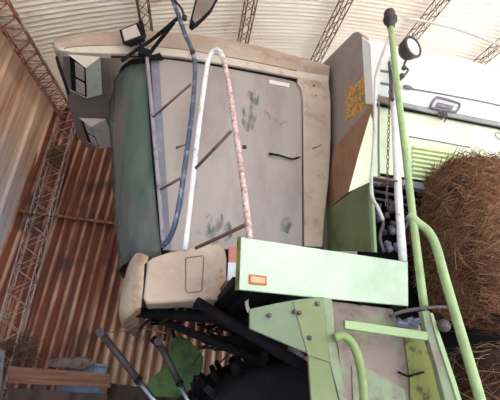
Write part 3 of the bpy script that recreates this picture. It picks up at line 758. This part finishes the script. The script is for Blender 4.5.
# --- engine bay below the body
mb=MB(); mb.box((2.2,2.75,2.45),(1.5,.06,1.1)); mb.box((2.2,2.5,2.93),(1.6,.5,.03)); mb.build('bay_back','shaded_black',H)
MB().prism(py([(371,177),(395,178),(432,184),(470,192),(470,199),(432,191),(395,184),(371,183)],YBd-.02),(0,.06,0)).build('bay_sill','rod_grey',H,bevel=.003)
mb=MB()
for pts,r in (([(372,190),(390,194),(432,203)],.012),([(372,198),(388,201),(430,210)],.010),([(376,212),(383,222),(380,238),(384,252)],.014),([(396,196),(399,214),(412,222)],.01),([(404,230),(412,215),(417,212)],.012)):
    mb.tube(py(pts,2.4),r,seg=8)
mb.build('hydraulic_line','rod_grey',H)
mb=MB()
for k in range(14):
    p=at(random.gauss(386,4),random.uniform(203,236),y=random.uniform(2.35,2.5)); mb.lathe(p,V([random.gauss(0,1) for _ in range(3)]),[(0,.01),(.01,random.uniform(.014,.03)),(.04,random.uniform(.014,.03)),(.05,.01)],seg=10)
mb.build('valve_block','machinery',H)
mb=MB()
for (px,py_) in ((386,243),(391,234),(394,246),(388,250),(398,240),(396,251)):
    mb.lathe(at(px,py_,y=2.33),(random.gauss(0,.3),-1,random.gauss(0,.3)),[(0,.012),(.01,.024),(.035,.026),(.05,.012)],seg=12)
mb.build('hose_coupling','bluish_cast',H)
# --- poles and rails on the right
pole=MB().tube([at(390.5,24,y=1.8),at(397,85,y=1.8),at(405,150,y=1.8),at(413.5,222,y=1.8),at(424,306,y=1.8)],.022,seg=14).build('beacon_pole','tube_green',H)
k0=at(391,27,y=1.8); kt=at(388,1,y=1.8)
MB().lathe(k0,kt-k0,[(-.01,.022),(.0,.03),(.06,.034),(.065,.05),(.09,.054),(.1,.05),(.104,.036),(.12,.042),(.15,.044),(.172,.036),(.188,.022),(.192,.006)],seg=24).build('beacon_socket','dark_steel',pole)
MB().tube([at(409,214,y=1.8),at(417,222,y=1.79),at(428,231,y=1.78),at(436,246,y=1.77),at(446,282,y=1.75),at(463,340,y=1.72),at(484,412,y=1.7)],.0245,seg=14).build('grab_rail','tube_green',H)
MB().tube([at(392,58,y=2.14),at(394.5,110,y=2.14),at(397.5,180,y=2.14),at(403,262,y=2.14)],.028,seg=12).build('white_post','white_paint',H)
MB().tube([at(560,64,y=2.12),at(500,45,y=2.12),at(466,32,y=2.12),at(430,22.5,y=2.12),at(408,19,y=2.12),at(397,24,y=2.12),at(388,40,y=2.12),at(380,62,y=2.12),at(375.5,80,y=2.12),at(375,105,y=2.12),at(374,140,y=2.12),at(371.5,178,y=2.12),at(372,196,y=2.12),at(378,208,y=2.12),at(383,220,y=2.12)],[.0125,.0125],seg=10).build('side_rail','rail_white',H)
MB().tube([at(379,95,y=2.16),at(378.5,140,y=2.16),at(379,185,y=2.16)],.008,seg=8).build('thin_rod','rod_grey',H)
mb=MB(); mb.box(at(384,180.5,y=2.14),(.2,.05,.012)); mb.build('rail_bracket','brown_rod',H)
# rusty piece along the white post
MB().tube([at(389,62,y=2.1),at(391,80,y=2.1),at(392,100,y=2.1)],[.012,.02],seg=8).build('rust_bracket','machinery',H)
# chain
mb=MB(); ca=at(390.5,66,y=2.08); cb=at(386.5,206,y=2.12); n=34
for k in range(n):
    p=ca.lerp(cb,(k+.5)/n); d=(cb-ca).normalized(); L=(cb-ca).length/n
    nrm=V((0,1,0)) if k%2 else V((1,0,0)); sd=d.cross(nrm).normalized()
    ptsl=[p+d*(L*.62)*math.cos(a)+sd*.009*math.sin(a) for a in [2*math.pi*i/10 for i in range(11)]]
    mb.tube(ptsl,.0032,seg=5,sub=1,cap=False)
mb.build('chain','machinery',H)
# round work light
lc=at(412,47.5,y=2.0); ld=V((.30,-.92,-.12)).normalized()
rl_=MB().lathe(lc-ld*.07,ld,[(-.04,.03),(-.03,.05),(-.015,.07),(.02,.088),(.06,.094),(.07,.1),(.088,.1),(.09,.082),(.075,.08)],seg=32).build('round_work_light','lamp_black',H)
MB().lathe(lc-ld*.0,ld,[(0,.08),(.01,.078),(.02,.06),(.026,.035),(.028,.004)],seg=28).build('lamp_lens','white_label',rl_)
mb=MB(); mb.tube([at(406,60,y=2.1),at(404,66,y=2.1),at(408,70,y=2.1),at(404,76,y=2.1),at(400,80,y=2.1)],.010,seg=8); mb.box(at(404,68,y=2.1),(.03,.03,.03)); mb.box(at(402,76,y=2.1),(.03,.03,.04)); mb.build('light_bracket','machinery',rl_)
# --- ladder well at lower right
YP=1.9
br=MB().prism(py([(249.5,309),(275,303.5),(300,299),(323,297),(326,330),(329,361.5),(316,357),(290,346),(249.5,328.5)],YP),(0,.02,0)).build('gusset_plate','sage',H,bevel=.003); lab(br,'dusty sage green gusset plate')
MB().prism(py([(293,301),(323.5,297.5),(329.5,362),(308,355)],YP-.006),(0,.01,0)).build('gusset_fold','mid_green',br)
for p in ((294,312),(299,313),(317,304),(309,338),(269,315.5)):
    MB().lathe(at(*p,y=YP-.004),(0,-1,0),[(0,.012),(.012,.012),(.016,.006)],seg=8).build('bolt','machinery',br)
lp=MB().prism(py([(308,354.5),(329.5,361.5),(343,420),(347,470),(315,470),(312,410)],YP+.004),(0,.02,0)).build('ladder_side','mid_green',H,bevel=.003)
MB().prism(py([(323,297),(332,299),(336,340),(342,375),(350,412),(343,412),(329.5,361)],YP-.0),(0,.03,0)).build('ladder_edge','bare_green',lp,bevel=.003)
MB().prism(py([(330,301),(392,309),(396,318),(420,325),(440,402),(450,470),(352,470),(338,345)],2.1),(0,.02,0)).build('ladder_back','dusty_panel',H)
MB().prism(py([(404,332),(428,336),(446,398),(452,440),(412,440),(410,380)],2.085),(0,.02,0)).build('ladder_back_edge','olive_dark',H)
MB().prism(py([(352,366),(366,368),(388,380),(405,390),(408,440),(354,440)],2.092),(0,.01,0)).build('worn_patch','bare_green',H)
sb_=MB().prism(py([(345,320),(372,323.5),(428,332),(428,340.5),(372,332.5),(345,328.5)],1.93),(0,.03,0)).build('cross_bar','pale_green',H,bevel=.004)
MB().tube(py([(334,338),(343,336),(352,343),(359,360),(363,384),(365,414)],1.86),.022,seg=14).build('curved_handrail','lime_tube',H)
MB().prism(py([(422,311),(430,311),(440,345),(452,382),(462,420),(450,420),(438,372),(428,338)],1.93),(0,.04,0)).build('ladder_stringer','bare_green',H,bevel=.004)
MB().prism(py([(430,313),(433,313),(444,345),(457,384),(468,420),(463,420),(450,378),(439,345)],1.92),(0,.05,0)).build('stringer_edge','pale_green',H,bevel=.003)
MB().tube(py([(390,316),(405,311),(430,307.5),(447,307)],2.0),.010,seg=8).build('tie_rod','machinery',H)
mb=MB(); mb.lathe(at(440,326,y=1.93),(.1,-1,0),[(0,.012),(.01,.03),(.03,.036),(.05,.028),(.06,.01)],seg=14); mb.tube([at(424,309,y=1.95),at(430,318,y=1.95),at(438,325,y=1.95)],.013,seg=8); mb.build('joint_knob','machinery',H)
mb=MB()
for k in range(10):
    mb.tube([at(random.uniform(395,420),random.uniform(318,326),y=2.0),at(random.uniform(395,425),random.uniform(316,328),y=2.05)],random.uniform(.006,.013),seg=6)
mb.build('linkage','bluish_cast',H)
# hanging cracked strip
mb=MB(); mb.tube(py([(398,372),(408,376),(416,374),(424,372)],2.07),.006,seg=6); mb.build('loose_wire','rubber',H)
# ladder rungs continue to the ground
mb=MB()
for z in (.95,.6): mb.box((1.1,2.0,z),(.62,.16,.04))
mb.prism([(.85,1.95,.4),(.85,2.1,.4),(.85,2.1,1.2),(.85,1.95,1.2)],(-.04,0,0)); mb.prism([(1.4,1.95,.4),(1.4,2.1,.4),(1.4,2.1,1.2),(1.4,1.95,1.2)],(.04,0,0)); mb.build('ladder_step','mid_green',H)
# --- underside and running gear
mb=MB(); mb.box((.55,3.75,2.08),(1.5,1.7,.1)); mb.box((1.0,3.7,1.9),(.5,1.5,.3)); mb.box((1.9,3.7,1.9),(2.4,1.5,.4)); mb.box((1.05,2.9,1.95),(.5,.4,.3)); mb.build('chassis','shaded_black',H,bevel=.02)
def bar(name,a,b,y0_,y1_,r,m='shaded_black'):
    MB().tube([at(*a,y=y0_),at(*b,y=y1_)],r,seg=8).build(name,m,H)
bar('frame_beam',(196,302),(316,374),2.7,2.5,.04,'shaded_black')
bar('frame_beam',(150,316),(262,362),3.2,3.0,.03)
bar('frame_beam',(135,312),(260,322),3.1,3.0,.04)
mb=MB()
for k in range(46):
    px=random.uniform(140,262); p=at(px,random.uniform(308,326)+max(0,(px-200)*.15),y=random.uniform(3.0,3.6)); d=V([random.gauss(0,1),random.gauss(0,.3),random.gauss(0,.5)]).normalized()*random.uniform(.05,.14)
    mb.tube([p-d,p+V((0,0,random.uniform(-.05,.02))),p+d],random.uniform(.006,.02),seg=6,sub=2)
mb.build('underside_hose','rubber',H)
mb=MB()
for k in range(22):
    a=at(random.uniform(196,215),random.uniform(330,352),y=3.3); b=at(random.uniform(255,275),random.uniform(335,358),y=3.2)
    c=a.lerp(b,.5)+V((0,0,random.uniform(-.08,.05))); mb.tube([a,c,b],random.uniform(.003,.009),seg=5)
for k in range(14):
    a=at(random.uniform(205,262),330,y=3.3); b=a+V((random.gauss(0,.08),0,-random.uniform(.1,.3))); mb.tube([a,(a+b)/2+V((.03,0,0)),b],random.uniform(.003,.007),seg=5)
for k in range(12):
    a=at(random.uniform(190,205),random.uniform(372,385),y=3.6); b=a+V((random.gauss(.05,.04),0,-random.uniform(.1,.3))); mb.tube([a,b],random.uniform(.005,.012),seg=5)
tag(mb.build('wiring','rubber',H),kind='stuff')
# front wheel
def wheel(cx,cy,R,w):
    mb=MB(); t=MB()
    mb.lathe((cx,cy-w/2,R),(0,1,0),[(0,R*.55),(.02,R*.6),(.03,R*.9),(.08,R*.97),(w/2,R*.985),(w-.08,R*.97),(w-.03,R*.9),(w-.02,R*.6),(w,R*.55)],seg=56)
    for k in range(22):
        for s in (0,1):
            a=2*math.pi*(k+.5*s)/22; R3=Matrix.Rotation(a,3,'Y')@Matrix.Rotation(.5 if s else -.5,3,'X'); c=V((cx,cy+(.25 if s else -.25)*w,R))+Matrix.Rotation(a,3,'Y')@V((0,0,R*.98))
            mb.box(c,(.05,w*.5,.06),R3)
    o=mb.build('front_tyre','tyre',H)
    rim=MB(); rim.lathe((cx,cy-w/2-.005,R),(0,1,0),[(0,R*.56),(.02,R*.5),(.1,R*.4),(.12,.1),(.05,.09),(.04,.02)],seg=32)
    rim.build('wheel_rim','dark_steel',o)
wheel(.98,3.25,.8,.55); wheel(.98,4.75,.8,.5)
mb=MB(); mb.box((.98,4.0,.82),(.3,1.2,.3)); mb.box((.98,3.95,1.35),(.3,.7,.9)); mb.build('axle','shaded_black',H)
# brush-like coil by the guard
mb=MB(); bc_=at(297,352,y=2.75)
for k in range(16):
    a=-.9+k*.12; mb.tube([bc_+V((.05,0,-.02)),bc_+V((.02-.10*math.cos(a),0,.10*math.sin(a)-.02))],.0035,seg=4)
for r in (.03,.055,.08): mb.tube([bc_+V((.04-r*math.cos(a),-.004,r*math.sin(a)-.02)) for a in [-.9+.2*i for i in range(10)]],.003,seg=4,sub=2)
mb.build('brush_coil','lilac_steel',H)
# green plate
gp=MB().prism(py([(172,338),(181,335.5),(190,341),(199,350),(203.5,357),(203,368),(197,378),(190,386),(188,393),(176,398),(152,396),(147,386),(150,379),(160,371),(167,360),(169,350)],4.0),(0,.03,0)).build('green_shield','plate_green',H,bevel=.003); lab(gp,'grimy dark green shield plate')
# hydraulic rams
for (a,b,c) in (((102,334),(139,381),(156,402)),((159,343),(180,384),(190,404))):
    yy=3.4; A=at(*a,y=yy);B=at(*b,y=yy);Cc=at(*c,y=yy)
    D=Cc+(Cc-B)*1.6
    o=MB().tube([A,B],.028,seg=14).build('hydraulic_ram','dark_steel',H)
    MB().tube([B,D],.021,seg=14).build('ram_rod','chrome',o)
    MB().tube([A-(B-A)*.03+V((0,-.04,0)),A-(B-A)*.03+V((0,.04,0))],.034,seg=12).build('ram_eye','dark_steel',o)
    MB().tube([B-(B-A)*.06,B+(B-A)*.02],.033,seg=14).build('ram_collar','rubber',o)
mb=MB(); mb.tube([at(104,333,y=3.4),at(125,331,y=3.3),at(148,329,y=3.2),at(166,333,y=3.1)],.005,seg=5); mb.tube([at(130,331,y=3.3),at(150,318,y=3.2),at(166,308,y=3.1)],.006,seg=5); mb.tube([at(162,342,y=3.4),at(164,326,y=3.2),at(163,306,y=3.1)],.012,seg=6); mb.build('hose_line','twig',H)
# a link that carries the rams
mb=MB(); mb.tube([at(160,345,y=3.4),at(152,338,y=3.4)],.03,seg=8); mb.tube([at(163,340,y=3.4),at(166,320,y=3.3)],.022,seg=8); mb.build('ram_link','shaded_black',H)

# ------------------------------------------------------------------ light
w=bpy.data.worlds.new('sky'); SC.world=w; w.use_nodes=True
nt=w.node_tree; bgn=nt.nodes['Background']
sky=nt.nodes.new('ShaderNodeTexSky'); sky.sky_type='NISHITA'; sky.sun_elevation=math.radians(48); sky.sun_rotation=math.radians(150); sky.sun_disc=False; sky.dust_density=2.5; sky.air_density=1.0
nt.links.new(sky.outputs[0],bgn.inputs[0]); bgn.inputs[1].default_value=.24
sd=bpy.data.lights.new('sun','SUN'); sd.energy=9.0; sd.angle=math.radians(2); sd.color=(1,.985,.97)
so=bpy.data.objects.new('sun',sd); COL.objects.link(so)
sdir=V((-.65,.4,-.85)).normalized()      # light travels this way: over the shed roof from behind the camera
so.rotation_euler=sdir.to_track_quat('-Z','Y').to_euler()

# ------------------------------------------------------------------ camera
cd=bpy.data.cameras.new('camera'); cd.sensor_fit='HORIZONTAL'; cd.sensor_width=36; cd.lens=F/500*36; cd.clip_start=.05
co=bpy.data.objects.new('camera',cd); COL.objects.link(co)
R3=Matrix((CX,CY,CU))                      # camera axes -> world
co.matrix_world=Matrix.Translation(CAM)@R3.to_4x4()
SC.camera=co
SC.view_settings.view_transform='Standard'; SC.view_settings.look='None'; SC.view_settings.gamma=1; SC.view_settings.use_curve_mapping=False
SC.view_settings.exposure=1.35
